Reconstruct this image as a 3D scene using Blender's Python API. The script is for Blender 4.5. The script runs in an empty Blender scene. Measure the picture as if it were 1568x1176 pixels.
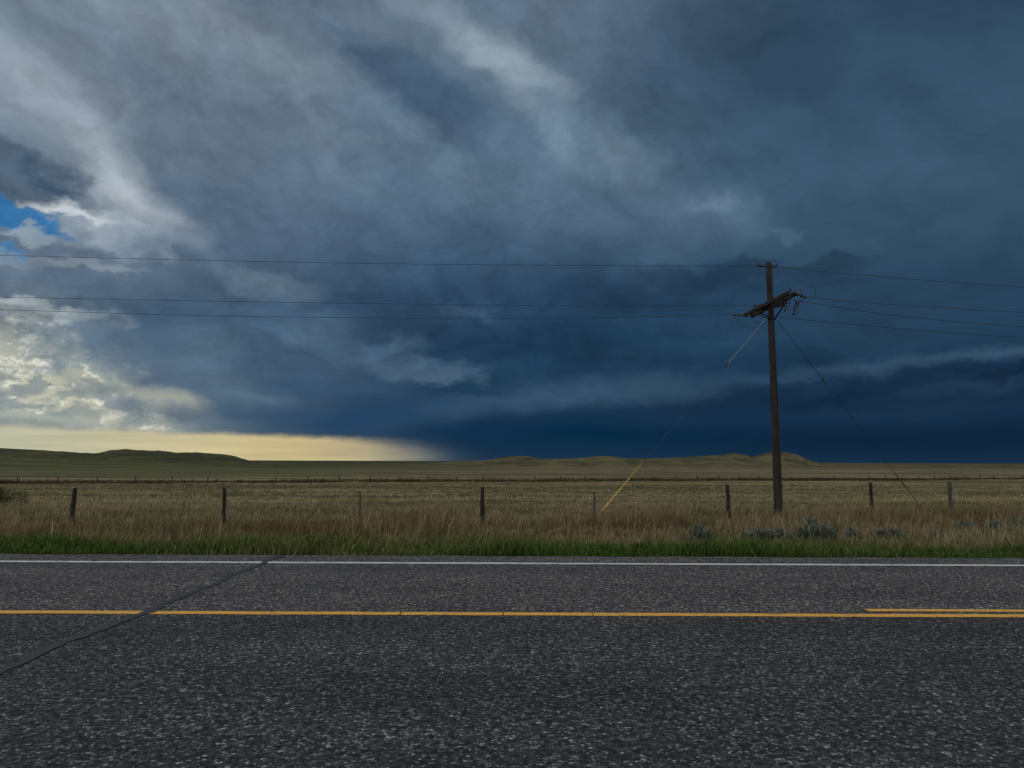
import bpy, bmesh, math, random
import numpy as np
from mathutils import Vector, Matrix
random.seed(4); rng=np.random.default_rng(7)
S=bpy.context.scene
S.view_settings.view_transform='Standard'; S.view_settings.look='None'; S.view_settings.exposure=0
F=1136.0; PITCH=math.radians(5.93); EYE=1.5
def sight(px,py,Y):
    """survey helper: world point at range Y on a bearing measured in the photo"""
    e=math.atan((588-py)/F)+PITCH
    z=EYE+Y*math.tan(e)
    d=Y*math.cos(PITCH)+(z-EYE)*math.sin(PITCH)
    return Vector(((px-784)/F*d,Y,z))
def skydir(px,py):
    v=sight(px,py,100.0)-Vector((0,0,EYE)); v.normalize()
    return math.degrees(math.atan2(v.x,v.y)),math.degrees(math.asin(v.z))
def lin(c):
    c=np.clip(np.asarray(c,float),0,255)/255.0
    return np.where(c<=0.04045,c/12.92,((c+0.055)/1.055)**2.4)

# ------------------------------------------------------------------ camera
cd=bpy.data.cameras.new('camera'); cam=bpy.data.objects.new('camera',cd); S.collection.objects.link(cam)
cd.sensor_width=36; cd.lens=F/1568*36; cd.clip_start=0.05; cd.clip_end=40000
cam.matrix_world=Matrix.Translation((0,0,EYE))@Matrix.Rotation(math.radians(90)+PITCH,4,'X')@Matrix.Rotation(0.004,4,'Z')
S.camera=cam

# ------------------------------------------------------------------ noise
def _h(a,b,seed):
    n=(a*374761393+b*668265263+seed*1446653)&0xffffffff
    n=((n^(n>>13))*1274126177)&0xffffffff
    return (n^(n>>16))&0xffff
def vnoise(x,y,seed=0):
    xi=np.floor(x).astype(np.int64); yi=np.floor(y).astype(np.int64); fx=x-xi; fy=y-yi
    fx=fx*fx*(3-2*fx); fy=fy*fy*(3-2*fy)
    h=lambda a,b:_h(a,b,seed)/65535.0
    return (h(xi,yi)*(1-fx)+h(xi+1,yi)*fx)*(1-fy)+(h(xi,yi+1)*(1-fx)+h(xi+1,yi+1)*fx)*fy
def fbm(x,y,o=4,seed=0):
    s=0;a=.5;t=0
    for i in range(o):
        s=s+a*vnoise(x,y,seed+i); t+=a; a*=.5; x=x*2.03+17; y=y*2.03+5
    return s/t
GA=np.cos(np.arange(256)/256*2*np.pi); GB=np.sin(np.arange(256)/256*2*np.pi)
def perlin(x,y,seed=0):
    xf=np.floor(x); yf=np.floor(y); xi=xf.astype(np.int64); yi=yf.astype(np.int64); fx=x-xf; fy=y-yf
    def g(a,b,dx,dy):
        k=_h(a,b,seed)&255; return GA[k]*dx+GB[k]*dy
    u=fx**3*(fx*(fx*6-15)+10); v=fy**3*(fy*(fy*6-15)+10)
    n0=g(xi,yi,fx,fy)*(1-u)+g(xi+1,yi,fx-1,fy)*u
    n1=g(xi,yi+1,fx,fy-1)*(1-u)+g(xi+1,yi+1,fx-1,fy-1)*u
    return (n0*(1-v)+n1*v)*1.5
def pf(x,y,o,seed,gain=.5,billow=False):
    s=0;a=1.;t=0
    ca,sa=math.cos(.6),math.sin(.6)
    for i in range(o):
        n=perlin(x,y,seed+i*7)
        if billow: n=np.abs(n)*2-.5
        s=s+a*n; t+=a; a*=gain
        x,y=(x*ca-y*sa)*2.02+13.7,(x*sa+y*ca)*2.02+7.1
    return s/t*1.6
def sstep(v,a,b):
    t=np.clip((v-a)/(b-a),0,1); return t*t*(3-2*t)

def mesh_from(name,V,faces_n,loops,mat,attrs=None,smooth=False):
    me=bpy.data.meshes.new(name)
    me.vertices.add(len(V)); me.vertices.foreach_set('co',np.asarray(V,np.float32).ravel())
    me.loops.add(len(loops)); me.loops.foreach_set('vertex_index',np.asarray(loops,np.int32))
    st=np.concatenate([[0],np.cumsum(faces_n)[:-1]]).astype(np.int32)
    me.polygons.add(len(faces_n)); me.polygons.foreach_set('loop_start',st); me.polygons.foreach_set('loop_total',np.asarray(faces_n,np.int32))
    if smooth: me.polygons.foreach_set('use_smooth',np.ones(len(faces_n),bool))
    if attrs is not None:
        a=me.color_attributes.new('tint','FLOAT_COLOR','POINT'); a.data.foreach_set('color',np.asarray(attrs,np.float32).ravel())
    me.update(calc_edges=True)
    me.materials.append(mat); o=bpy.data.objects.new(name,me); S.collection.objects.link(o); return o

# ------------------------------------------------------------------ storm sky dome (front sector), by azimuth/elevation
AZ=np.concatenate([np.arange(-80,-37,.5),np.arange(-37,37,.078),np.arange(37,80.1,.5)])
EL=np.concatenate([[-3,-1.5],np.arange(-.6,10,.062),np.arange(10,35,.082),np.arange(35,64.1,.5)])
az,el=np.meshgrid(AZ,EL); shp=az.shape; az=az.ravel(); el=el.ravel()
def warp(amp,cell,o,seed,sy=1.5,gain=.5):
    return az+amp*pf(az/cell,el*sy/cell,o,seed,gain), el+amp*.7*pf(az/cell+31,el*sy/cell+17,o,seed+100,gain)
fade=sstep(el,0,7)   # layers flatten out towards the horizon
def W_(a,k): return a[0], el+(a[1]-el)*(k+(1-k)*fade)
Cs=W_(warp(1.3,11,2,3),.25)
Cm=W_(warp(2.4,9,7,13,1.5,.52),.25)
Cc=W_(warp(1.5,3.2,6,23,1.7,.60),.35)
Ck=W_(warp(3.2,4.2,7,33,1.6,.58),.35)
WV={'s':Cs,'m':Cm,'c':Cc,'k':Ck,'n':(az+(Cc[0]-az)*.5,el+(Cc[1]-el)*.4)}
YS=[706,640,580,520,450,400,300,200,100,0,-100]
LEFT=[(76,100,120),(84,106,126),(80,101,123),(72,95,116),(82,102,122),(84,104,125),(106,123,140),(110,126,142),(118,132,146),(97,113,130),(90,104,120)]
MID=[(10,44,70),(14,48,77),(34,63,89),(34,62,89),(46,71,97),(60,86,111),(82,105,128),(86,108,129),(94,114,133),(98,117,136),(95,113,131)]
RIGHT=[(3,30,52),(7,33,56),(23,50,74),(38,65,89),(44,71,95),(51,79,101),(57,85,108),(54,81,104),(49,74,97),(46,68,90),(45,63,83)]
els=np.array([skydir(784,y)[1] for y in YS])
def vr(cols):
    t=Cs[1]*.6+Cm[1]*.4
    L_=lin(cols); return np.stack([np.interp(t,els,L_[:,k]) for k in range(3)],-1)
a1=skydir(150,500)[0];a2=skydir(750,500)[0];a3=skydir(1300,500)[0]
def mix(a,b,f): return a*(1-f[:,None])+b*f[:,None]
col=mix(vr(LEFT),vr(MID),sstep(Cm[0],a1,a2)); col=mix(col,vr(RIGHT),sstep(Cm[0],a2,a3))
def bmask(x,y,rx,ry,rot,w,hard=1.0):
    a,e=skydir(x,y)
    kx=abs(skydir(x+10,y)[0]-skydir(x-10,y)[0])/20; ky=abs(skydir(x,y-10)[1]-skydir(x,y+10)[1])/20
    u=(WV[w][0]-a)/kx; v=(WV[w][1]-e)/ky
    r=math.radians(rot); uu=(u*math.cos(r)+v*math.sin(r))/(rx*1.3); vv=(-u*math.sin(r)+v*math.cos(r))/(ry*1.3)
    return sstep(np.clip(1-np.sqrt(uu*uu+vv*vv),0,1),0,hard)
def blob(x,y,rx,ry,rot,c,alpha=0.7,w='m',hard=1.0):
    global col
    col=mix(col,lin(c)[None],bmask(x,y,rx,ry,rot,w,hard)*alpha)
def curve(pts):
    P=np.array([skydir(x,y) for x,y in pts]); return np.interp(az,P[:,0],P[:,1])
def alongaz(pts):
    return np.interp(az,[skydir(x,600)[0] for x,_ in pts],[a for _,a in pts])
def band(pts,c,soft,alphas,wv=None,fieldc=None):
    global col
    wv=wv or Cs
    d=curve(pts)-wv[1]
    f=sstep(d/np.asarray(soft),-.5,.5)*alongaz(alphas)
    col=mix(col,fieldc if fieldc is not None else lin(c)[None],f)
# upper left lights / darks (anvil wisps running down to the right)
blob(50,140,190,110,-30,(150,161,172),.65)
blob(110,210,200,55,-42,(148,161,174),.55)
blob(185,290,150,50,-32,(180,191,200),.65)
blob(190,305,80,36,-10,(192,200,206),.5,'c')
blob(60,60,140,50,-30,(86,102,118),.55)
blob(230,140,190,50,-38,(98,115,133),.5)
blob(200,110,50,22,-30,(92,108,126),.5,'c')
blob(330,30,220,45,-32,(134,148,162),.55)
blob(400,150,260,40,-36,(122,139,156),.5)
blob(440,230,170,60,-32,(94,114,134),.5)
blob(400,335,220,80,-5,(78,99,123),.55)
blob(500,60,130,60,-40,(94,111,130),.5)
blob(690,40,220,40,-33,(134,150,163),.5)
blob(780,105,110,50,-38,(142,157,169),.62)
blob(740,80,70,26,-30,(152,166,176),.5,'c')
blob(800,150,50,24,-50,(140,156,168),.4,'c')
blob(610,130,130,52,-28,(66,88,111),.8,'m',.7)
blob(670,190,100,40,-30,(62,83,107),.75,'m',.7)
blob(560,105,60,26,-20,(58,80,104),.5,'c')
blob(700,215,36,14,-30,(56,78,102),.5,'c')
blob(540,215,60,25,-10,(108,128,146),.45,'c')
blob(625,195,50,18,-10,(104,124,143),.5,'c')
blob(855,195,110,46,-60,(116,138,157),.5)
blob(850,205,26,70,20,(126,147,164),.4,'c')
blob(945,240,120,50,-50,(112,135,154),.5)
blob(940,225,30,60,30,(122,144,162),.35,'c')
blob(800,270,90,60,0,(96,119,140),.45)
blob(900,330,240,50,-12,(88,113,136),.45)
blob(1085,322,120,40,-18,(100,126,148),.5)
blob(1090,310,60,20,-12,(112,136,156),.4,'c')
blob(690,255,70,60,0,(100,123,144),.5)
blob(690,250,40,34,0,(110,132,151),.4,'c')
blob(600,310,130,40,-5,(88,112,134),.5)
blob(1020,110,150,120,0,(56,78,101),.5)
blob(1330,270,220,60,-10,(61,89,112),.4)
blob(1250,110,220,50,-25,(44,66,88),.4)
# left cumulus and gap of blue
blob(80,425,220,45,0,(106,122,140),.6,'m')
blob(90,322,120,20,-24,(205,211,215),.85,'c',.6)
blob(165,345,90,24,-10,(186,195,202),.6,'c')
blob(120,365,150,22,-4,(122,137,151),.85,'c',.6)
blob(110,388,160,14,0,(98,115,134),.7,'c',.6)
blob(10,262,125,44,-10,(68,87,107),.95,'c',.5)
blob(-20,232,110,34,-14,(86,104,122),.7,'c',.6)
blob(70,280,40,16,-20,(56,74,95),.6,'c',.7)
blob(20,333,70,19,-8,(52,112,165),.97,'c',.35)
blob(10,386,52,12,4,(66,120,168),.95,'c',.4)
blob(30,356,60,10,2,(140,155,166),.8,'c',.6)
blob(70,404,160,12,0,(150,160,168),.5,'c',.6)
blob(110,436,200,26,0,(90,109,131),.7,'m',.8)
blob(410,436,110,28,-8,(104,124,143),.6,'m',.7)
blob(410,430,70,18,-8,(112,131,148),.4,'c')
blob(300,482,240,34,-6,(62,86,111),.6)
blob(60,655,320,70,0,(166,172,162),.6,'s',.9)
blob(50,476,140,20,-4,(176,185,188),.7,'k',.8)
blob(20,565,190,78,-14,(186,190,178),.9,'k',.9)
blob(100,610,210,40,-18,(196,195,174),.85,'k',.85)
blob(110,520,170,60,-38,(130,145,152),.4,'m')
reg=np.maximum(bmask(20,560,230,110,-12,'s',.8),bmask(120,615,220,46,-16,'s',.8))
b1_=pf(Cc[0]/3.2,Cc[1]/1.5,6,141,.56,True); b2_=pf(Cc[0]/2.0+5,Cc[1]/.9,6,151,.6)
bright=sstep(col@np.array([.3,.6,.1]),.14,.40)
gr_=sstep(b1_,-.15,.45)*reg*bright
col=mix(col,lin((124,138,144))[None],gr_*.7)
hl=sstep(b2_,.0,.55)*reg*bright*(1-gr_)
col=mix(col,lin((240,239,224))[None],hl*.8)
blob(215,535,150,44,-42,(94,115,134),.65,'m',.9)
blob(290,560,110,40,-30,(80,103,125),.5,'m')
blob(345,590,150,38,-18,(94,116,135),.55,'m')
blob(250,622,90,16,-14,(186,186,166),.55,'m',.9)
blob(60,642,260,10,0,(176,180,168),.5,'c')
blob(330,640,150,18,0,(68,92,115),.7,'m')
# centre
blob(510,520,140,36,-8,(74,100,124),.55,'m',.9)
blob(470,520,50,18,-8,(84,108,130),.45,'c')
blob(590,540,70,24,10,(82,107,130),.5,'c',.8)
blob(660,570,90,20,0,(84,109,131),.55,'c',.7)
blob(450,590,170,24,-5,(52,81,108),.6)
blob(600,470,250,40,0,(42,68,96),.5)
blob(720,480,60,12,-10,(66,92,115),.5,'c')
blob(560,642,260,30,0,(30,64,98),.7)
blob(1000,460,290,55,0,(33,59,84),.65)
blob(900,525,310,38,0,(27,57,83),.6)
blob(1120,420,150,24,0,(30,49,69),.7,'c',.8)
blob(1230,404,110,10,-4,(38,59,79),.6,'c',.7)
blob(1290,438,100,12,0,(35,56,77),.45,'c')
blob(1400,372,50,32,0,(44,68,89),.5,'c')
blob(1200,354,30,10,0,(82,107,127),.45,'c')
blob(1110,480,150,50,0,(32,59,84),.45)
# shelf cloud: pale top, dark layered body rising to the right
Cq=(Cs[0],el+(Cs[1]-el)*.3+(Cc[1]-el)*.5)
def wz(v): return np.interp(az,[skydir(x,600)[0] for x in (600,1050,1200,1600)],v)
band([(500,655),(640,622),(760,600),(900,580),(1060,571),(1200,572),(1300,558),(1400,543),(1500,532),(1600,523)],(62,89,113),wz([2.2,1.8,1.1,1.1]),[(540,0),(700,.55),(1000,.55),(1120,.3),(1200,.42),(1400,.62),(1600,.7)],Cq)
band([(500,675),(640,650),(760,630),(900,619),(1050,610),(1150,591),(1200,587),(1300,574),(1400,560),(1500,550),(1600,540)],(19,44,69),wz([1.9,1.3,1.0,1.1]),[(560,0),(720,.85),(1050,.9),(1600,.95)],Cq)
blob(820,606,170,12,4,(58,85,110),.4,'c')
blob(1470,588,210,20,4,(38,61,84),.6,'c')
blob(1250,590,70,10,6,(32,56,80),.5,'c')
blob(1400,624,220,14,2,(28,52,75),.5,'c')
blob(1560,564,130,10,8,(10,28,46),.5,'c')
blob(1300,606,130,12,8,(11,33,55),.5,'c')
blob(1350,670,450,36,0,(4,30,52),.6,'s')
blob(900,665,260,34,0,(2,41,68),.75,'s')
blob(720,660,140,30,0,(14,49,80),.6,'s')
# cloud body texture: streaks aloft, flat layers low down
def rotc(c,deg): 
    r=math.radians(deg); return c[0]*math.cos(r)+c[1]*math.sin(r),-c[0]*math.sin(r)+c[1]*math.cos(r)
Cw=(az+(Cm[0]-az)*.8,el+(Cm[1]-el)*.8)
u,v=rotc(Cw,-38); T1=pf(u/13,v/6,6,41,.54)
T2=pf(Cw[0]/11,Cw[1]/3.6,6,61,.5)
u,v=rotc(Cs,-55); T3=pf(u/6,v/1.6,4,81,.5)
T4=pf(Cm[0]/4.,Cm[1]/2.4,6,91,.56,True)
T5=pf(Cc[0]/5.,Cc[1]/2.8,6,101,.6)
T6=pf(Cs[0]/14,(el+(Cc[1]-el)*.4)/1.2,5,121,.5)
up=sstep(el,10,22); low=.12+.88*sstep(el,2,9)
side=np.interp(az,[-30,0,15,35],[1,1,.7,.45])
m_=1+low*(.19*(T1*up+T2*(1-up))+.06*T3*up*np.interp(az,[-30,0,12,25],[.5,1,1,.3])+.16*T4*(1-.3*up)*side+.15*T5*side)+.11*T6*sstep(el,.6,3)*(1-sstep(el,9,15))
col=col*np.clip(m_,.58,1.5)[:,None]
# low clear strip under the storm base at the left, closed off by rain
P=[(-200,(192,196,180)),(0,(198,198,170)),(250,(206,195,154)),(450,(212,192,140)),(560,(196,181,142)),(640,(160,156,138)),(700,(104,114,122)),(760,(60,80,100))]
xs=[skydir(x,680)[0] for x,_ in P]; Lc=lin([c for _,c in P])
wc=np.stack([np.interp(az,xs,Lc[:,k]) for k in range(3)],-1)*(1+.16*pf(az/9,el/.6,5,71))[:,None]
wc=wc*np.interp(el,[0,2.3],[1.0,.88])[:,None]
soft=np.interp(az,[skydir(x,680)[0] for x in (0,500,640,720)],[.5,.6,1.5,2.6])
band([(-300,648),(0,655),(200,662),(400,668),(550,673),(640,684),(700,696),(760,706),(820,716)],(0,0,0),soft,[(-200,.92),(480,.92),(570,.78),(640,.52),(700,.24),(790,0)],(Cs[0],el+(Cc[1]-el)*.35),wc)
f=np.maximum(sstep(el,37,60),sstep(np.abs(az),55,80))
OVER=np.array([.62,.67,.74])
col=mix(col,OVER[None],f)
RD=15000.
a_,e_=np.radians(az),np.radians(el)
V=np.stack([RD*np.cos(e_)*np.sin(a_),RD*np.cos(e_)*np.cos(a_),RD*np.sin(e_)],-1)
nE,nA=shp; i,j=np.meshgrid(np.arange(nE-1),np.arange(nA-1),indexing='ij')
q=np.stack([i*nA+j,(i+1)*nA+j,(i+1)*nA+j+1,i*nA+j+1],-1).reshape(-1)
MS=bpy.data.materials.new('storm_cloud'); MS.use_nodes=True; t=MS.node_tree; t.nodes.clear()
at=t.nodes.new('ShaderNodeAttribute'); at.attribute_name='tint'; em=t.nodes.new('ShaderNodeEmission'); ou=t.nodes.new('ShaderNodeOutputMaterial')
t.links.new(at.outputs['Color'],em.inputs[0]); t.links.new(em.outputs[0],ou.inputs[0]); MS.cycles.emission_sampling='NONE'
sky=mesh_from('sky',V,np.full((nE-1)*(nA-1),4),q,MS,np.concatenate([col,np.ones((len(col),1))],1),True)

# world: clear sky with thin bright overcast overhead and behind
W=bpy.data.worlds.new('World'); S.world=W; W.use_nodes=True
nt=W.node_tree; N=nt.nodes; L=nt.links; N.clear()
SUN_EL=math.radians(52); SUN_ROT=math.radians(-140)
st=N.new('ShaderNodeTexSky'); st.sky_type='NISHITA'; st.sun_disc=False; st.sun_elevation=SUN_EL; st.sun_rotation=SUN_ROT
b2=N.new('ShaderNodeBackground'); L.new(st.outputs[0],b2.inputs[0]); b2.inputs[1].default_value=0.1
tc=N.new('ShaderNodeTexCoord'); nz=N.new('ShaderNodeTexNoise'); nz.inputs['Scale'].default_value=3; nz.inputs['Detail'].default_value=4; L.new(tc.outputs['Generated'],nz.inputs[0])
rp=N.new('ShaderNodeValToRGB'); L.new(nz.outputs['Fac'],rp.inputs[0]); rp.color_ramp.elements[0].position=.35; rp.color_ramp.elements[0].color=(.52,.57,.64,1); rp.color_ramp.elements[1].position=.65; rp.color_ramp.elements[1].color=(1.2,1.18,1.14,1)
b1=N.new('ShaderNodeBackground'); L.new(rp.outputs[0],b1.inputs[0]); b1.inputs[1].default_value=.84
mx=N.new('ShaderNodeMixShader'); mx.inputs[0].default_value=.25; L.new(b1.outputs[0],mx.inputs[1]); L.new(b2.outputs[0],mx.inputs[2])
wo=N.new('ShaderNodeOutputWorld'); L.new(mx.outputs[0],wo.inputs[0])
sd=bpy.data.lights.new('sun','SUN'); sd.energy=.9; sd.angle=math.radians(18); sd.color=(1,.95,.86)
so=bpy.data.objects.new('sun',sd); S.collection.objects.link(so)
dv=Vector((math.sin(SUN_ROT)*math.cos(SUN_EL),math.cos(SUN_ROT)*math.cos(SUN_EL),math.sin(SUN_EL)))
so.rotation_euler=dv.to_track_quat('Z','Y').to_euler(); so.location=dv*50

# ------------------------------------------------------------------ materials
def material(name):
    m=bpy.data.materials.new(name); m.use_nodes=True
    return m,m.node_tree,m.node_tree.nodes['Principled BSDF']
def simple(name,c1,c2,scale=8,rough=.8,stretch=(1,1,1),bump=.3,metal=0):
    m,t,p=material(name); n=t.nodes; l=t.links
    tc=n.new('ShaderNodeTexCoord'); mp=n.new('ShaderNodeMapping'); mp.inputs['Scale'].default_value=stretch
    l.new(tc.outputs['Object'],mp.inputs[0]); nz=n.new('ShaderNodeTexNoise'); nz.inputs['Scale'].default_value=scale; nz.inputs['Detail'].default_value=6
    l.new(mp.outputs[0],nz.inputs[0]); r=n.new('ShaderNodeValToRGB'); r.color_ramp.elements[0].position=.32; r.color_ramp.elements[1].position=.68
    r.color_ramp.elements[0].color=(*c1,1); r.color_ramp.elements[1].color=(*c2,1); l.new(nz.outputs['Fac'],r.inputs[0]); l.new(r.outputs[0],p.inputs['Base Color'])
    if bump:
        b=n.new('ShaderNodeBump'); b.inputs['Strength'].default_value=bump; b.inputs['Distance'].default_value=.02; l.new(nz.outputs['Fac'],b.inputs['Height']); l.new(b.outputs[0],p.inputs['Normal'])
    p.inputs['Roughness'].default_value=rough; p.inputs['Metallic'].default_value=metal; p.inputs['Specular IOR Level'].default_value=.2
    return m
M_pole=simple('creosoted_wood',(.012,.010,.009),(.034,.029,.026),10,.9,(1,1,.12),.5)
M_post=simple('weathered_post',(.009,.008,.008),(.030,.025,.022),14,.9,(1,1,.15),.5)
M_postg=simple('grey_post',(.035,.032,.029),(.075,.07,.062),14,.9,(1,1,.15),.5)
M_wire=simple('conductor_wire',(.012,.013,.015),(.025,.026,.03),30,.6,(1,1,1),0)
M_barb=simple('barbed_wire',(.05,.045,.04),(.10,.09,.08),30,.6,(1,1,1),0)
M_guy=simple('guy_strand',(.15,.145,.13),(.25,.24,.21),30,.5,(1,1,1),0)
M_ins=simple('porcelain',(.02,.018,.018),(.05,.045,.042),10,.35,(1,1,1),0)
M_yel=simple('yellow_guard',(.36,.25,.05),(.50,.36,.09),6,.5,(1,1,1),.1)
M_steel=simple('steel',(.025,.025,.027),(.06,.06,.06),10,.6,(1,1,1),.1)
M_bird=simple('feathers',(.015,.013,.012),(.04,.035,.03),20,.9)
M_rock=simple('pale_rock',(.20,.18,.14),(.30,.28,.24),2,.9)

# ------------------------------------------------------------------ terrain
PY=[12.0,13.2,15,17.5,21,27,35,60,140,300,800,2500,6000,12000]
PZ=[-.03,-.16,-.42,-.68,-.86,-.95,-1.0,-1.6,-3.0,-4.2,-7,-5.5,-4,-4]
hillL=[(-400,690),(-200,683),(0,686),(60,689),(120,693),(150,694),(170,689),(195,687.5),(215,689.5),(245,690),(270,693),(300,692.5),(335,695),(355,697),(368,701),(385,706),(420,712)]
hillM=[(640,712),(700,706),(750,704),(775,699.5),(800,698),(815,700),(830,703),(880,702),(905,700),(925,698),(945,700),(960,702),(1010,701.5),(1050,700),(1080,698),(1100,697),(1125,694),(1140,696),(1152,700),(1165,695.5),(1185,691.5),(1205,692),(1220,696),(1240,705),(1260,710)]
def hz(pts,R):
    A=[];Z=[]
    for x,y in pts:
        a,e=skydir(x,y+ (x-784)*-0.004); A.append(a); Z.append(EYE+R*math.tan(math.radians(e)))
    return np.array(A),np.array(Z)
def H(x,y):
    x=np.asarray(x,float); y=np.asarray(y,float)
    yy=np.where(y>5,y,12+np.maximum(0,-1.6-y))
    z=np.interp(yy,PY,PZ)
    r=np.hypot(x,y)
    z=np.where((y>-1.4)&(y<11.95),-.14,z)
    amp=np.interp(yy,[12,14,30,100,400,2000],[0,.03,.10,.25,.8,2.0])
    z=z+amp*(fbm(x/9,y/9,3,3)-.5)*np.interp(yy,[30,200],[1,.3])+np.interp(yy,[60,300,2000],[0,.8,3])*(fbm(x/160,y/90,3,9)-.5)
    az=np.degrees(np.arctan2(x,y))
    A,Z=hz(hillL,950.); n=(fbm(az*3,r/40,4,21)-.5)*1.2
    zh=np.interp(az,A,Z,left=Z[0])+n; wgt=np.exp(-((r-950)/150)**2)
    z=np.where((az<A[-1])&(az>-70),z*(1-wgt)+wgt*np.maximum(z,zh),z)
    A,Z=hz(hillM,1500.); n=(fbm(az*5,r/40,4,31)-.5)*1.3
    zh=np.interp(az,A,Z)+n; wgt=np.exp(-((r-1500)/190)**2)
    z=np.where((az>A[0])&(az<A[-1]),z*(1-wgt)+wgt*np.maximum(z,zh),z)
    return z
azs=np.concatenate([np.arange(-180,-52,2.0),np.arange(-52,52,.16),np.arange(52,180,2.0)])
rs=np.concatenate([[.5,1.2,2,3,4,5,6,7,8,9,10,11,11.5],np.geomspace(11.9,60,90),np.geomspace(61.5,700,90),np.arange(715,1800,18),np.geomspace(1830,14500,30)])
A,R=np.meshgrid(np.radians(azs),rs)
X=R*np.sin(A); Y=R*np.cos(A); Z=H(X,Y)
nA=len(azs); nR=len(rs); V=np.stack([X,Y,Z],-1).reshape(-1,3)
i,j=np.meshgrid(np.arange(nR-1),np.arange(nA),indexing='ij'); jn=(j+1)%nA
q=np.stack([i*nA+j,i*nA+jn,(i+1)*nA+jn,(i+1)*nA+j],-1)[...,::-1].reshape(-1)
V=np.vstack([V,[[0,0,-.14]]]); cen=len(V)-1
tr=np.stack([np.full(nA,cen),(np.arange(nA)+1)%nA,np.arange(nA)],-1).reshape(-1)
fn=np.concatenate([np.full((nR-1)*nA,4),np.full(nA,3)])
MG,t,p=material('prairie_ground'); n=t.nodes; l=t.links
def N2(t_,**k):
    x=n.new(t_)
    for a,b in k.items(): setattr(x,a,b)
    return x
geo=N2('ShaderNodeNewGeometry'); sx=N2('ShaderNodeSeparateXYZ'); l.new(geo.outputs['Position'],sx.inputs[0])
def gn(scale,stretch,detail=6,rough=.6,loc=(0,0,0)):
    mp=N2('ShaderNodeMapping'); mp.inputs['Scale'].default_value=stretch; mp.inputs['Location'].default_value=loc; l.new(geo.outputs['Position'],mp.inputs[0])
    z=N2('ShaderNodeTexNoise'); z.inputs['Scale'].default_value=scale; z.inputs['Detail'].default_value=detail; z.inputs['Roughness'].default_value=rough; l.new(mp.outputs[0],z.inputs[0]); return z.outputs['Fac']
def gm(f,a,b,mode='MIX'):
    x=N2('ShaderNodeMix',data_type='RGBA',blend_type=mode)
    for s,v in ((x.inputs[0],f),(x.inputs[6],a),(x.inputs[7],b)):
        if isinstance(v,bpy.types.NodeSocket): l.new(v,s)
        else: s.default_value=v
    return x.outputs[2]
def gr(v,a,b,c=0,d=1):
    x=N2('ShaderNodeMapRange',interpolation_type='SMOOTHSTEP'); l.new(v,x.inputs[0])
    for k_,vv in zip((1,2,3,4),(a,b,c,d)): x.inputs[k_].default_value=vv
    return x.outputs[0]
def gmath(op,a,b):
    x=N2('ShaderNodeMath',operation=op,use_clamp=True)
    for s,v in zip(x.inputs,(a,b)):
        if isinstance(v,bpy.types.NodeSocket): l.new(v,s)
        else: s.default_value=v
    return x.outputs[0]
tan=(.205,.170,.100,1); ol=(.092,.088,.040,1); gre=(.060,.072,.025,1); br=(.092,.070,.044,1); dk=(.042,.038,.021,1)
c=gm(gr(gn(.035,(.25,1.6,1),6,.65),.42,.58),tan,ol)
c=gm(gr(gn(.012,(.3,2.2,1),5,.6,(40,3,0)),.5,.6),c,br)
left=gmath('MULTIPLY',gr(sx.outputs[0],20,-140),gr(sx.outputs[1],170,260))
c=gm(gmath('MULTIPLY',left,gr(gn(.01,(.4,3,1),5,.6,(9,9,0)),.30,.55,.25,.95)),c,gre)
c=gm(gr(gn(.006,(.5,5,1),4,.6,(3,70,0)),.52,.60,0,.75),c,dk)
c=gm(gmath('MULTIPLY',gr(gn(.02,(.25,3,1),5,.65,(13,20,0)),.56,.62),.7),c,dk)
# bare, eroded slopes of the far hills: patchy shrub and soil
hm=gr(sx.outputs[1],900,1200)
c=gm(hm,c,gm(gr(gn(.02,(1,.6,3),6,.7,(5,5,5)),.40,.60),(.105,.092,.050,1),(.045,.045,.023,1)))
hl_=gmath('MULTIPLY',gr(sx.outputs[1],620,760),gr(sx.outputs[0],-150,-300))
c=gm(hl_,c,gm(gr(gn(.03,(1,.6,3),6,.7,(5,9,5)),.40,.60),(.060,.062,.026,1),(.030,.034,.016,1)))
c=gm(.85,c,gm(gr(gn(2.2,(.7,1,1),5,.7),.3,.7),(.55,.55,.5,1),(1.3,1.28,1.2,1)),'MULTIPLY')
c=gm(.6,c,gm(gr(gn(.25,(.5,1.4,1),6,.7,(1,5,2)),.3,.7),(.45,.45,.45,1),(1.4,1.38,1.35,1)),'MULTIPLY')
near=gr(sx.outputs[1],34,16)
c=gm(near,c,gm(gr(gn(3,(1,1,1)),.3,.7),(.030,.028,.012,1),(.08,.064,.030,1)))
l.new(c,p.inputs['Base Color']); p.inputs['Roughness'].default_value=1; p.inputs['Specular IOR Level'].default_value=.1
ground=mesh_from('ground',V,fn,np.concatenate([q,tr]),MG,None,True)

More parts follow.
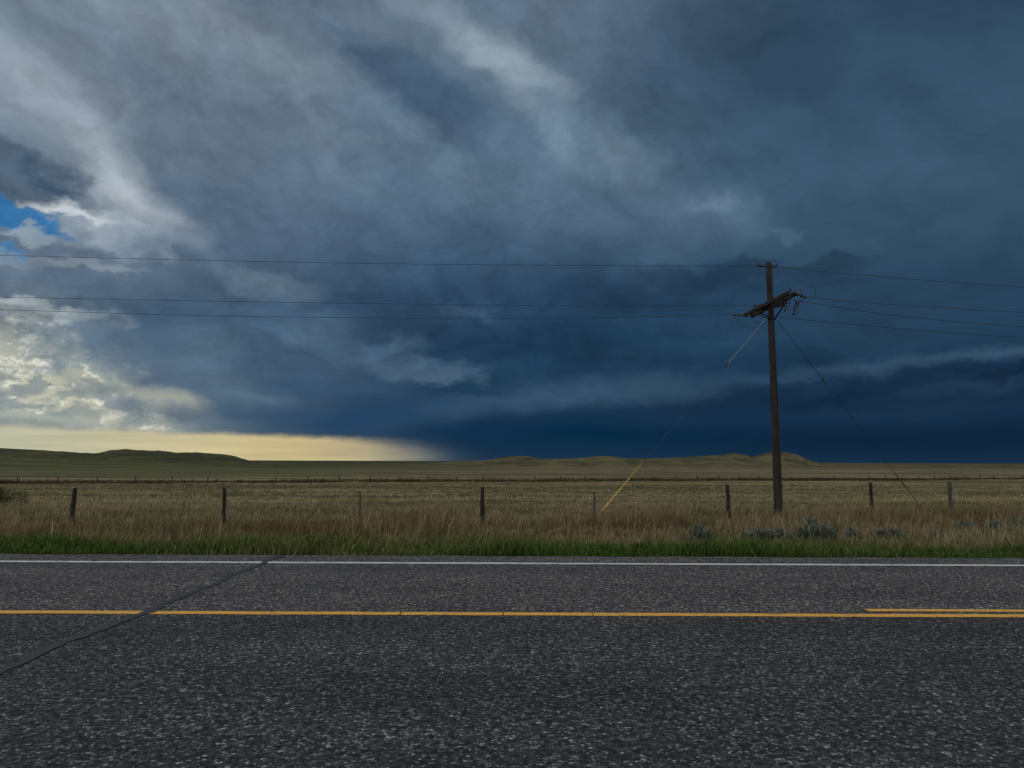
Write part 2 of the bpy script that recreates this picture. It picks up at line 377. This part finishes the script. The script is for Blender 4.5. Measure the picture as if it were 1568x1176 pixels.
# ------------------------------------------------------------------ road
def sheet(name,x0,x1,y0,y1,z,mat,nx=1,ny=1,jit=0.0,skirt=0):
    xs=np.linspace(x0,x1,nx+1); ys=np.linspace(y0,y1,ny+1)
    V=[];Fc=[]
    for b,yv in enumerate(ys):
        jj=(fbm(xs*3.1,np.full_like(xs,yv*2.),4,11)-.5)*jit if b in (0,ny) else xs*0
        for xv,j_ in zip(xs,jj): V.append((xv,yv+j_,z))
    for b in range(ny):
        for a in range(nx):
            o=b*(nx+1)+a; Fc.append((o,o+1,o+nx+2,o+nx+1))
    if skirt:
        for row in (0,ny):
            base=len(V)
            for a in range(nx+1):
                v=V[row*(nx+1)+a]; V.append((v[0],v[1]+(.06 if row else -.06),z-skirt))
            for a in range(nx):
                o=row*(nx+1)+a
                Fc.append((o,o+1,base+a+1,base+a) if row else (o+1,o,base+a,base+a+1))
    me=bpy.data.meshes.new(name); me.from_pydata(V,[],Fc); me.materials.append(mat)
    ob=bpy.data.objects.new(name,me); S.collection.objects.link(ob); return ob
MA,t,p=material('chip_seal_asphalt'); n=t.nodes; l=t.links
geo=N2('ShaderNodeNewGeometry'); sx=N2('ShaderNodeSeparateXYZ'); l.new(geo.outputs['Position'],sx.inputs[0])
vo=N2('ShaderNodeTexVoronoi'); vo.inputs['Scale'].default_value=52; l.new(geo.outputs['Position'],vo.inputs['Vector'])
sc=N2('ShaderNodeSeparateColor'); l.new(vo.outputs['Color'],sc.inputs[0])
rp=N2('ShaderNodeValToRGB'); l.new(sc.outputs[0],rp.inputs[0]); e=rp.color_ramp.elements
e[0].position=0; e[0].color=(.024,.024,.025,1); e[1].position=1; e[1].color=(.25,.242,.228,1)
for ps,cc in ((.45,(.036,.036,.037,1)),(.70,(.068,.067,.066,1)),(.89,(.135,.131,.124,1))):
    x=e.new(ps); x.color=cc
c=rp.outputs[0]
vd=N2('ShaderNodeTexVoronoi',feature='DISTANCE_TO_EDGE'); vd.inputs['Scale'].default_value=52; l.new(geo.outputs['Position'],vd.inputs['Vector'])
c=gm(gr(vd.outputs['Distance'],.03,.2,.78,0),c,(.014,.014,.015,1))
c=gm(1.0,c,gm(gr(gn(20,(1,1,1),4,.65),.38,.62),(.50,.50,.50,1),(1.5,1.5,1.5,1)),'MULTIPLY')
c=gm(.8,c,gm(gr(gn(1.1,(.35,1,1),6,.65),.3,.7),(.74,.74,.74,1),(1.20,1.20,1.19,1)),'MULTIPLY')
c=gm(.6,c,gm(gr(gn(5,(.8,1,1),4,.6,(3,3,0)),.35,.65),(.80,.80,.80,1),(1.16,1.16,1.16,1)),'MULTIPLY')
w=N2('ShaderNodeMath',operation='SINE'); mm=N2('ShaderNodeMath',operation='MULTIPLY'); mm.inputs[1].default_value=2*math.pi/1.85; l.new(sx.outputs[1],mm.inputs[0]); l.new(mm.outputs[0],w.inputs[0])
c=gm(.7,c,gm(gr(w.outputs[0],-1,1),(.88,.88,.88,1),(1.06,1.06,1.06,1)),'MULTIPLY')
c=gm(gr(sx.outputs[1],7.2,7.9),gm(1.0,c,(.93,.93,.95,1),'MULTIPLY'),gm(1.0,c,(1.42,1.38,1.37,1),'MULTIPLY'))  # far lane lightened, near lane darkened: grazing-view brightening put into the colour
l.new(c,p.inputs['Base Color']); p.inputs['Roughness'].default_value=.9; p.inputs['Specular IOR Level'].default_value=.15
bp=N2('ShaderNodeBump'); bp.inputs['Strength'].default_value=.8; bp.inputs['Distance'].default_value=.006; l.new(vd.outputs['Distance'],bp.inputs['Height']); l.new(bp.outputs[0],p.inputs['Normal'])
road=bpy.data.objects.new('road',None); S.collection.objects.link(road)
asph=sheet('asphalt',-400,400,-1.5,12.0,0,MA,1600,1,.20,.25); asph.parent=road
def paint(name,col_,wear):
    global n,l,geo
    m,t,p=material(name); n=t.nodes; l=t.links; geo=N2('ShaderNodeNewGeometry')
    w1=gn(60,(1,1,1),3,.6); w2=gn(4,(1,1,1),5,.65)
    c=gm(gr(w2,.3,.7),(*[v*.72 for v in col_],1),(*col_,1))
    c=gm(gr(gmath('ADD',gmath('MULTIPLY',w1,.6),gmath('MULTIPLY',w2,.4)),wear,wear+.06,0,.9),c,(.06,.06,.06,1))
    l.new(c,p.inputs['Base Color']); p.inputs['Roughness'].default_value=.8
    return m
MW=paint('white_paint',(.58,.58,.56),.51); MY=paint('yellow_paint',(.66,.34,.03),.52)
def line(x0,x1,yc,w,mat,nm): 
    o=sheet(nm,x0,x1,yc-w/2,yc+w/2,.004,mat,max(2,int((x1-x0)*4)),1,.03); o.parent=road
line(-400,400,11.13,.14,MW,'edge_line'); line(-400,400,2.2,.15,MW,'edge_line_near')
for a,b in ((-400,-1.095),(-1.08,-.085),(-.075,.80),(.81,400)): line(a,b,7.5,.14,MY,'centre_line')
line(3.62,400,7.76,.115,MY,'centre_line_second')
MT,t,p=material('tar_seal'); p.inputs['Base Color'].default_value=(.012,.012,.013,1); p.inputs['Roughness'].default_value=.6
def tar(name,pts,w,z=.008):
    V=[];Fc=[]
    for i_,(x,y) in enumerate(pts):
        ww=w*(.7+.7*random.random())/2; V+= [(x-ww,y,z),(x+ww,y,z)]
        if i_: b=2*i_; Fc.append((b-2,b-1,b+1,b))
    me=bpy.data.meshes.new(name); me.from_pydata(V,[],Fc); me.materials.append(MT); o=bpy.data.objects.new(name,me); S.collection.objects.link(o); o.parent=road
ys=np.linspace(-1.45,11.95,140); xs=-3.62+.10*(fbm(ys*1.3,ys*0+2,4,5)-.5)*2+.03*(fbm(ys*7,ys*0+2,3,6)-.5)
tar('tar_seam',list(zip(xs,ys)),.10)
# ------------------------------------------------------------------ grass
def blades(px,py,h,w,lx,ly,tint,sink=.03):
    m=len(px); z0=H(px,py)-sink
    th=rng.uniform(0,2*np.pi,m); dx=np.cos(th)*w/2; dy=np.sin(th)*w/2*.5
    V=np.empty((m,5,3),np.float32)
    V[:,0]=np.stack([px-dx,py-dy,z0],-1); V[:,1]=np.stack([px+dx,py+dy,z0],-1)
    mxx=px+lx*.35; myy=py+ly*.35; mz=z0+h*.6
    V[:,2]=np.stack([mxx+dx*.75,myy+dy*.75,mz],-1); V[:,3]=np.stack([mxx-dx*.75,myy-dy*.75,mz],-1)
    sag=np.clip(np.hypot(lx,ly)/np.maximum(h,.01),0,1)
    V[:,4]=np.stack([px+lx,py+ly,z0+h*(1-.3*sag)],-1)
    b=np.arange(m)[:,None]*5
    lo=(b+np.array([[0,1,2,3,3,2,4]])).reshape(-1)
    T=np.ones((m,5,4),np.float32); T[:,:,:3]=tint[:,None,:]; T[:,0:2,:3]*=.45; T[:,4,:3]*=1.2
    return V.reshape(-1,3),np.tile([4,3],m),lo,T.reshape(-1,4)
def grassmat(name):
    m,t,p=material(name); a=t.nodes.new('ShaderNodeAttribute'); a.attribute_name='tint'
    t.links.new(a.outputs['Color'],p.inputs['Base Color']); p.inputs['Roughness'].default_value=.85; p.inputs['Specular IOR Level'].default_value=.1
    return m
GM=grassmat('grass_blades')
def lerp(a,b,f): return np.asarray(a)[None]*(1-f[:,None])+np.asarray(b)[None]*f[:,None]
def tintrand(c,m,s=.25): return c*(1+s*rng.standard_normal(m))[:,None].clip(.4,1.9)
def leanv(m,h,k,wind=.15):
    la=rng.uniform(0,2*np.pi,m); ll=h*k*rng.random(m); return np.cos(la)*ll+h*wind*rng.random(m),np.sin(la)*ll
def fl_(x): return 26.2+(x+15.3)*.233
# green verge
m=170000; px=rng.uniform(-30,32,m); py=11.98+7.0*rng.random(m)**1.1
d=fbm(px*.55,py*.7,4,40)
keep=(d+.25*rng.random(m)>.40)&(py>12.02+.7*(fbm(px*1.2,py*0,3,41)-.4)); px,py,d=px[keep],py[keep],d[keep]; m=len(px)
h=(.08+.40*rng.random(m)*np.clip(2.2*d-.45,.2,1.6))*np.interp(py,[12,12.6,14,16],[.5,.9,1.2,1.35])
f=np.clip(fbm(px*.4,py*.8,4,44)*2.2-1.05+np.interp(py,[15,19],[0,.5])+.3*(rng.random(m)-.5)+np.where(rng.random(m)<.06,.8,0),0,1)
lx,ly=leanv(m,h,.8)
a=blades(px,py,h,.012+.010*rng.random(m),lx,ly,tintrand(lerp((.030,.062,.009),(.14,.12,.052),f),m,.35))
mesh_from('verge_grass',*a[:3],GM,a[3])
# tufted dry grass (bunchgrass) from the ditch past the fence
def tufts(name,n_t,ygen,xr,per,hfun,colfun,wmin,wmax,spread=.16,lean=.6,sdr=.03):
    ty=ygen(n_t); tx=xr(ty); th=hfun(tx,ty); tc_=colfun(tx,ty)*(1+.26*rng.standard_normal(n_t))[:,None].clip(.4,1.75)
    k=np.repeat(np.arange(n_t),per); m=len(k)
    ang=rng.uniform(0,2*np.pi,m); rr=spread*np.sqrt(rng.random(m))*(.6+th[k])
    ox,oy=np.cos(ang)*rr,np.sin(ang)*rr
    h=th[k]*(.55+.55*rng.random(m)); seed=rng.random(m)<sdr; h=np.where(seed,h*1.4,h)
    ll=h*lean*rng.random(m)**1.3; lx=np.cos(ang)*ll+h*.14; ly=np.sin(ang)*ll
    tint=tc_[k]*(1+.22*rng.standard_normal(m))[:,None].clip(.5,1.8)
    tint=np.where(seed[:,None],tint*1.35,tint)
    w=np.interp(ty[k],[15,40,150],[wmin,wmin*1.5,wmax])*(.7+.6*rng.random(m))
    a=blades(tx[k]+ox,ty[k]+oy,h,w,lx,ly,tint)
    return mesh_from(name,*a[:3],GM,a[3])
stands=[(3.0,27.6,1.2,.95),(4.4,27.2,1.5,.55),(5.3,28.6,2.0,.5),(-6.6,23.6,1.6,.4),(-3.2,24.5,1.8,.4),(-16,24.5,2.6,.5),(-10.6,25,1.4,.35),(1.2,24,1.4,.3),(15,30,2.6,.5),(20,31,2.5,.6),(9,28,2,.4)]
def stand(x,y):
    s=np.zeros(len(x))
    for (a,b,r,k) in stands: s=np.maximum(s,k*np.exp(-((x-a)/r)**2-((y-b)/(r*.8))**2))
    return s
def hf(x,y):
    c1=fbm(x*.45,y*.45,4,50); return ((.14+1.0*np.clip(c1-.24,0,1))*np.interp(y,[15.5,17.5,20,28,40],[.35,.65,1.05,1.2,.9])+.55*stand(x,y))*rng.uniform(.55,1.15,len(x))
def cf(x,y):
    big=fbm(x*.17,y*.22,3,52); nearf=np.exp(-((y-fl_(x)+2.5)/5.0)**2)
    rf=np.clip((big-.36)*4.,0,1)*nearf*.75; rf=np.clip(np.maximum(rf,1.4*stand(x,y))+.35*(rng.random(len(x))-.5)*(nearf+.1),0,1)
    b=lerp((.205,.165,.092),(.100,.095,.042),np.clip(fbm(x*.25,y*.45,3,55)*2.6-.85,0,1))
    b=b*(1-rf[:,None])+np.array([[.125,.080,.043]])*rf[:,None]
    gf=np.interp(y,[15,18.5,22],[.75,.35,0])[:,None]; return b*(1-gf)+np.array([[.045,.074,.018]])*gf
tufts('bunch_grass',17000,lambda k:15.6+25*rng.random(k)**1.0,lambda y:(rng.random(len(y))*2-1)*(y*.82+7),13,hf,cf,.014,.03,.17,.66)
def hf2(x,y): 
    c1=fbm(x*.2,y*.2,4,60); return (.14+.55*np.clip(c1-.25,0,1))*rng.uniform(.55,1.25,len(x))
def cf2(x,y):
    f=np.clip(fbm(x*.05,y*.12,4,62)*3.2-1.15,0,1); b=lerp((.225,.188,.106),(.102,.102,.045),f)
    f2=np.clip(fbm(x*.03+9,y*.1,3,66)*3.4-1.8,0,1)[:,None]; return b*(1-f2)+np.array([[.095,.070,.044]])*f2
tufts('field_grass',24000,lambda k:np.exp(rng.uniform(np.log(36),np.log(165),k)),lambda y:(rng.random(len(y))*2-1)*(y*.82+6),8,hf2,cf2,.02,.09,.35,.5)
m=420; py=rng.uniform(18,30,m); px=(rng.random(m)*2-1)*(py*.8+4); h=rng.uniform(.6,1.15,m); lx,ly=leanv(m,h,.9,.1)
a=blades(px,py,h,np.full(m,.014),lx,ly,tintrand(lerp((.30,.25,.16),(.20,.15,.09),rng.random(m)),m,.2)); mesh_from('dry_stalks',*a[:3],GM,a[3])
# brush
def bush(cx,cy,r,hh,cols,count,ax=1.0):
    nb=max(6,int(r*14)); P=[]
    for _ in range(nb):
        a=random.uniform(0,6.28); q_=r*math.sqrt(random.random())*.95
        P.append((cx+math.cos(a)*q_*ax,cy+math.sin(a)*q_,hh*random.uniform(.3,1)*(1-.4*q_/r),r*random.uniform(.18,.36)))
    per=max(4,count//nb); V=[];T=[]
    for (bx,by,bh,br_) in P:
        g=float(H(np.array([bx]),np.array([by]))[0])
        u=rng.random(per); ph=rng.uniform(0,6.28,per); rr=br_*np.sqrt(rng.random(per)); zz=g+bh*u**.7
        rr=rr*np.sqrt(np.clip(1.25-u**2,0.1,1.2))
        cxx=bx+np.cos(ph)*rr; cyy=by+np.sin(ph)*rr
        dirs=np.stack([np.cos(ph)*.7,np.sin(ph)*.7,np.full(per,1.)],-1)+rng.normal(0,.4,(per,3)); dirs/=np.linalg.norm(dirs,axis=1)[:,None]
        s=rng.uniform(.05,.15,per)*(2.2 if cy>80 else 1)
        side=np.cross(dirs,rng.normal(0,1,(per,3))); side/=np.linalg.norm(side,axis=1)[:,None]
        c0=np.stack([cxx,cyy,zz],-1)
        tri=np.stack([c0-side*s[:,None]*.15,c0+side*s[:,None]*.15,c0+dirs*s[:,None]*1.6],1)
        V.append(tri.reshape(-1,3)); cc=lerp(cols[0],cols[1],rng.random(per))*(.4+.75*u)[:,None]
        T.append(np.repeat(np.concatenate([cc,np.ones((per,1))],1),3,0))
    return np.vstack(V),np.vstack(T)
def bush_obj(name,items):
    Vs,Ts=[],[]
    for it in items:
        v,t_=bush(*it); Vs.append(v);Ts.append(t_)
    V=np.vstack(Vs);T=np.vstack(Ts); m=len(V)//3
    return mesh_from(name,V,np.full(m,3),np.arange(m*3),GM,T)
sage=((.065,.080,.058),(.135,.152,.118)); dkb=((.025,.022,.014),(.06,.045,.028))
def gpos(px_,Y): return sight(px_,706,Y).x
for (px_,Y,r,h_) in [(1062,21.5,.45,.6),(1240,22,.65,.75),(1160,21.5,.4,.5),(1192,22,.35,.6),(1292,22.5,.5,.5),(1545,24.5,.8,.65),(1425,24.5,.5,.45),(1480,26,.5,.5),(1360,23,.35,.4)]:
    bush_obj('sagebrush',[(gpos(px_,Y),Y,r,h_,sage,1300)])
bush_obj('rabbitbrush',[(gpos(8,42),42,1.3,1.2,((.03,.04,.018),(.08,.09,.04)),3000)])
def farline(t_): return Vector((-115+t_*380,128+t_*150,0))
items=[]
for i_ in range(420):
    t_=random.random(); q_=farline(t_)
    items.append((q_.x+random.uniform(-2,2),q_.y+random.uniform(-6,4),random.uniform(.8,2.8),random.uniform(.25,1.2),(((.05,.035,.02),(.10,.065,.038)) if random.random()<.6 else dkb),200,2.4))
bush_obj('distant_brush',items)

# ------------------------------------------------------------------ tubes & parts
def tube(name,pts,rad,mat,seg=8,parent=None):
    pts=[Vector(p_) for p_ in pts]; V=[];Fc=[]
    if not isinstance(rad,(list,tuple)): rad=[rad]*len(pts)
    for i_,p_ in enumerate(pts):
        d=(pts[min(i_+1,len(pts)-1)]-pts[max(i_-1,0)]).normalized()
        up=Vector((0,1,0)) if abs(d.z)>.8 else Vector((0,0,1))
        a=d.cross(up).normalized(); b=d.cross(a).normalized()
        for s in range(seg):
            an=2*math.pi*s/seg; V.append(p_+(a*math.cos(an)+b*math.sin(an))*rad[i_])
    for i_ in range(len(pts)-1):
        for s in range(seg):
            Fc.append((i_*seg+s,i_*seg+(s+1)%seg,(i_+1)*seg+(s+1)%seg,(i_+1)*seg+s))
    Fc.append(tuple(range(seg))); Fc.append(tuple(range((len(pts)-1)*seg,len(pts)*seg))[::-1])
    me=bpy.data.meshes.new(name); me.from_pydata(V,[],Fc); me.materials.append(mat)
    for f_ in me.polygons: f_.use_smooth=len(f_.vertices)==4 and seg>5
    o=bpy.data.objects.new(name,me); S.collection.objects.link(o)
    if parent: o.parent=parent
    return o
def beam(name,a,b,w,h_,mat,parent):
    a=Vector(a);b=Vector(b); d=(b-a).normalized(); s=d.cross(Vector((0,0,1))).normalized(); u=s.cross(d).normalized()
    V=[];c_=.012
    for p_ in (a,b):
        for (i_,j_) in ((-1,-1),(1,-1),(1,1),(-1,1)):
            sx_=w/2;sy_=h_/2
            if i_*j_>0: pr=[(i_*sx_,j_*(sy_-c_)),(i_*(sx_-c_),j_*sy_)]
            else: pr=[(i_*(sx_-c_),j_*sy_),(i_*sx_,j_*(sy_-c_))]
            for q1,q2 in pr: V.append(p_+s*q1+u*q2)
    Fc=[(i_,(i_+1)%8,8+(i_+1)%8,8+i_) for i_ in range(8)]+[tuple(range(8)),tuple(range(8,16))[::-1]]
    me=bpy.data.meshes.new(name); me.from_pydata(V,[],Fc); me.materials.append(mat); o=bpy.data.objects.new(name,me); S.collection.objects.link(o); o.parent=parent; return o
def discs(name,a,b,nn,r,mat,parent):
    a=Vector(a);b=Vector(b); P=[a];Rr=[.015]
    for i_ in range(nn):
        t0=(i_+.25)/nn;t1=(i_+.5)/nn;t2=(i_+.75)/nn
        P+=[a.lerp(b,t0),a.lerp(b,t0+.02),a.lerp(b,t1),a.lerp(b,t2)]; Rr+=[.02,r,r*.75,.025]
    P.append(b);Rr.append(.015)
    return tube(name,P,Rr,mat,10,parent)
def empty(name):
    o=bpy.data.objects.new(name,None); S.collection.objects.link(o); return o
def hgt(x,y): return float(H(np.array([float(x)]),np.array([float(y)]))[0])
# ------------------------------------------------------------------ near fence
fence=empty('wire_fence'); fline=fl_
posts=[(-27,1,1.3),(-21.5,1,1.3),(-15.3,1,1.40),(-10.45,1,1.42),(-5.72,0,1.25),(-1.15,1,1.42),(3.36,0,1.2),(9.25,1,1.5),(16.1,1,1.55),(20.2,2,1.6),(26,1,1.4),(32,1,1.4)]
for (x,kind,hh) in posts:
    y=fline(x); g=hgt(x,y); lx=random.uniform(-.05,.05)
    r={1:.075,0:.045,2:.085}[kind]*random.uniform(.9,1.1)
    P=[];Rr=[]
    for i_ in range(9):
        t_=i_/8; P.append((x+lx*t_+.012*random.uniform(-1,1),y+.02*t_,g-.15+(hh+.15)*t_)); Rr.append(r*(1.08-.14*t_)*random.uniform(.93,1.06))
    P.append((x+lx,y+.02,g+hh+.02)); Rr.append(r*.7)
    tube('post',P,Rr,M_post if kind==1 else M_postg,9,fence)
for hz_ in (.35,.62,.88,1.14):
    P=[]
    for a,b in zip(posts[:-1],posts[1:]):
        for s in range(6):
            t_=s/6; x=a[0]+(b[0]-a[0])*t_; za=hgt(a[0],fline(a[0]))+hz_*a[2]/1.33; zb=hgt(b[0],fline(b[0]))+hz_*b[2]/1.33
            P.append((x,fline(x)-.09,za+(zb-za)*t_-.03*4*t_*(1-t_)))
    tube('strand',P,.0045,M_barb,4,fence)
ff=empty('wire_fence')
for i_ in range(64):
    t_=i_/63; p_=farline(t_); g=hgt(p_.x,p_.y)
    if random.random()<.12: continue
    hh=random.uniform(1.1,1.6); tube('post',[(p_.x,p_.y,g-.1),(p_.x+random.uniform(-.08,.08),p_.y,g+hh)],.09,M_post,6,ff)

# ------------------------------------------------------------------ utility pole
pole=empty('utility_pole')
PX,PYy=12.22,34.4; g=hgt(PX,PYy); top=10.87
P=[];Rr=[]
for i_ in range(15):
    t_=i_/14; P.append((PX-.05*t_+.015*math.sin(t_*5),PYy,g-.3+(top-g+.3)*t_)); Rr.append(.195-.065*t_)
P.append((PX-.05,PYy,top+.05)); Rr.append(.09)
tube('shaft',P,Rr,M_pole,16,pole)
c0=Vector((PX-.04,PYy,8.91))
near_=sight(1213,447,33.1); far_=sight(1145,482,35.7)
d=(near_-far_).normalized(); sd_=d.cross(Vector((0,0,1))).normalized()
for sgn in (-1,1):
    o_=sd_*.21*sgn
    beam('crossarm',far_+o_,near_+o_,.12,.18,M_pole,pole)
    for tt in (.2,.8):
        beam('arm_brace',far_.lerp(near_,tt)+o_*1.35-Vector((0,0,.05)),Vector((PX-.03,PYy,8.2))+o_*.95,.05,.07,M_pole,pole)
beam('short_arm',sight(1160,472,34.95),sight(1200,464,33.9),.11,.16,M_pole,pole)
tl=sight(1160,406,34.4); trr=sight(1189,407,34.4)
beam('top_bracket',tl,trr,.06,.08,M_pole,pole)
discs('insulator',tl+Vector((0,0,-.02)),tl+Vector((0,0,.16)),2,.06,M_ins,pole)
discs('insulator',trr+Vector((0,0,-.02)),trr+Vector((0,0,.16)),2,.06,M_ins,pole)
def wire(pts,r=.0105,mat=M_wire,name='conductor'):
    P=[]
    pts=[Vector(p_) for p_ in pts]; E=[pts[0]*2-pts[1]]+pts+[pts[-1]*2-pts[-2]]
    for i_ in range(1,len(E)-2):
        for s in range(10):
            t_=s/10; a,b,c_,d_=E[i_-1],E[i_],E[i_+1],E[i_+2]
            P.append(.5*((2*b)+(c_-a)*t_+(2*a-5*b+4*c_-d_)*t_*t_+(3*b-a-3*c_+d_)*t_**3))
    P.append(pts[-1]); return tube(name,P,r,mat,5,pole)
YL=34.4
wire([tl,sight(900,406,YL),sight(500,403.5,YL),sight(0,394,YL),sight(-500,380,YL)])
discs('strain_insulator',c0+Vector((-.1,0,.0)),sight(1150,467,34.9),3,.08,M_ins,pole)
wire([sight(1150,467,34.9),sight(900,468,35),sight(500,465,35),sight(0,458,35),sight(-500,447,35)])
discs('strain_insulator',far_,sight(1122,480,35.7),4,.09,M_ins,pole)
wire([sight(1122,480,35.7),sight(900,486,35.7),sight(600,487.5,35.7),sight(300,485,35.7),sight(0,477,35.7),sight(-500,462,35.7)])
wire([trr,sight(1320,419,36),sight(1568,437,39),sight(1800,449,42)],.013)
r1=near_+Vector((.05,0,.02)); r1e=sight(1235,454,33.4)
discs('strain_insulator',r1,r1e,4,.09,M_ins,pole)
wire([r1e,sight(1380,465,35),sight(1568,475,38),sight(1800,482,41)],.013)
wire([sight(1215,458,33.8),sight(1380,482,36),sight(1568,497,39),sight(1800,511,42)],.013)
wire([sight(1190,484,34.4),sight(1380,501,36.5),sight(1568,514,39),sight(1800,525,42)],.013)
for (x,y,Y_) in ((1206,464,33.4),(1219,470,33.5)):
    a=sight(x,y-10,Y_); b=sight(x-5,y+12,Y_)
    discs('fuse_cutout',a,b,4,.075,M_ins,pole)
    tube('fuse_tube',[a+Vector((.12,0,.02)),b+Vector((.16,0,.03))],.022,M_steel,8,pole)
    tube('fuse_bracket',[a+Vector((.13,0,.02)),a,a-Vector((.12,0,-.08))],.016,M_steel,6,pole)
wire([sight(1213,447,33.1),sight(1222,441,33.1),sight(1228,448,33.2),sight(1224,462,33.4),sight(1208,474,33.6)],.013,M_steel,'jumper')
wire([sight(1225,440,33.1),sight(1240,436,33.3),sight(1249,445,33.6),sight(1244,455,33.8)],.010,M_steel,'jumper')
wire([sight(1123,481,35.6),sight(1135,497,35.5),sight(1160,500,35.2),sight(1176,489,34.6)],.012,M_steel,'jumper')
for t_ in (.04,.96):
    q_=far_.lerp(near_,t_); discs('pin_insulator',q_+Vector((0,0,.07)),q_+Vector((0,0,.27)),2,.07,M_ins,pole)
tube('ground_wire',[(PX+.13,PYy-.14,8.2),(PX+.17,PYy-.16,g)],.008,M_steel,4,pole)
def guy(ga,gb,ti,tg,mat_g,r):
    tube('guy_wire',[ga,ga.lerp(gb,ti)],r*1.35,M_guy if mat_g is M_yel else M_steel,5,pole)
    tube('guy_strand_lower',[ga.lerp(gb,ti+.02),gb],r,M_steel,5,pole)
    discs('guy_insulator',ga.lerp(gb,ti),ga.lerp(gb,ti+.025),2,.055,M_ins,pole)
    tube('guy_guard',[gb,gb.lerp(ga,tg)],.030,mat_g,8,pole)
ax_=sight(915,795,34).x
guy(sight(1172,487,34.3),Vector((ax_,34.0,hgt(ax_,34.0))),.23,.265,M_yel,.010)
ax_=sight(1412,770,46).x
guy(sight(1188,487,34.5),Vector((ax_,46.,hgt(ax_,46.))),.26,.23,simple('old_guard',(.10,.085,.05),(.15,.13,.075),6,.6),.010)

# ------------------------------------------------------------------ birds, rocks
def bird(c_,s):
    c_=Vector(c_)
    V=[(-.5,0,.02),(-.3,.0,.10),(0,.0,.12),(.3,0,.08),(.55,0,.03),(-.3,0,-.06),(0,0,-.09),(.3,0,-.06),(0,.1,0),(0,-.1,0),
       (.15,.05,.06),(-.2,.05,.06),(.05,.55,.30),(-.15,.5,.28),(-.05,1.0,.20),(.15,-.05,.06),(-.2,-.05,.06),(.05,-.55,.30),(-.15,-.5,.28),(-.05,-1.0,.20),(-.85,.12,.02),(-.85,-.12,.02)]
    Fc=[(0,1,8),(1,2,8),(2,3,8),(3,4,8),(4,7,8),(7,6,8),(6,5,8),(5,0,8),(0,9,1),(1,9,2),(2,9,3),(3,9,4),(4,9,7),(7,9,6),(6,9,5),(5,9,0),(10,11,13,12),(12,13,14),(15,17,18,16),(17,19,18),(0,20,21)]
    me=bpy.data.meshes.new('bird'); me.from_pydata([c_+Vector((v[1],v[0],v[2]))*s for v in V],[],Fc); me.materials.append(M_bird)
    o=bpy.data.objects.new('bird',me); S.collection.objects.link(o)
bird(sight(1041,673,120),.35); bird(sight(189,275,130),.2)
rp_=sight(1173,703,1290)
bm=bmesh.new()
for k_ in range(5):
    mt=Matrix.Translation((rp_.x+random.uniform(-14,14),rp_.y,rp_.z+random.uniform(-2,1)))@Matrix.Diagonal((random.uniform(3,8),4,random.uniform(1,2.4),1))
    bmesh.ops.create_icosphere(bm,subdivisions=2,radius=1,matrix=mt)
for v in bm.verts: v.co+=Vector((random.uniform(-.5,.5),random.uniform(-.5,.5),random.uniform(-.3,.3)))
me=bpy.data.meshes.new('rock_outcrop'); bm.to_mesh(me); me.materials.append(M_rock); o=bpy.data.objects.new('rock_outcrop',me); S.collection.objects.link(o)
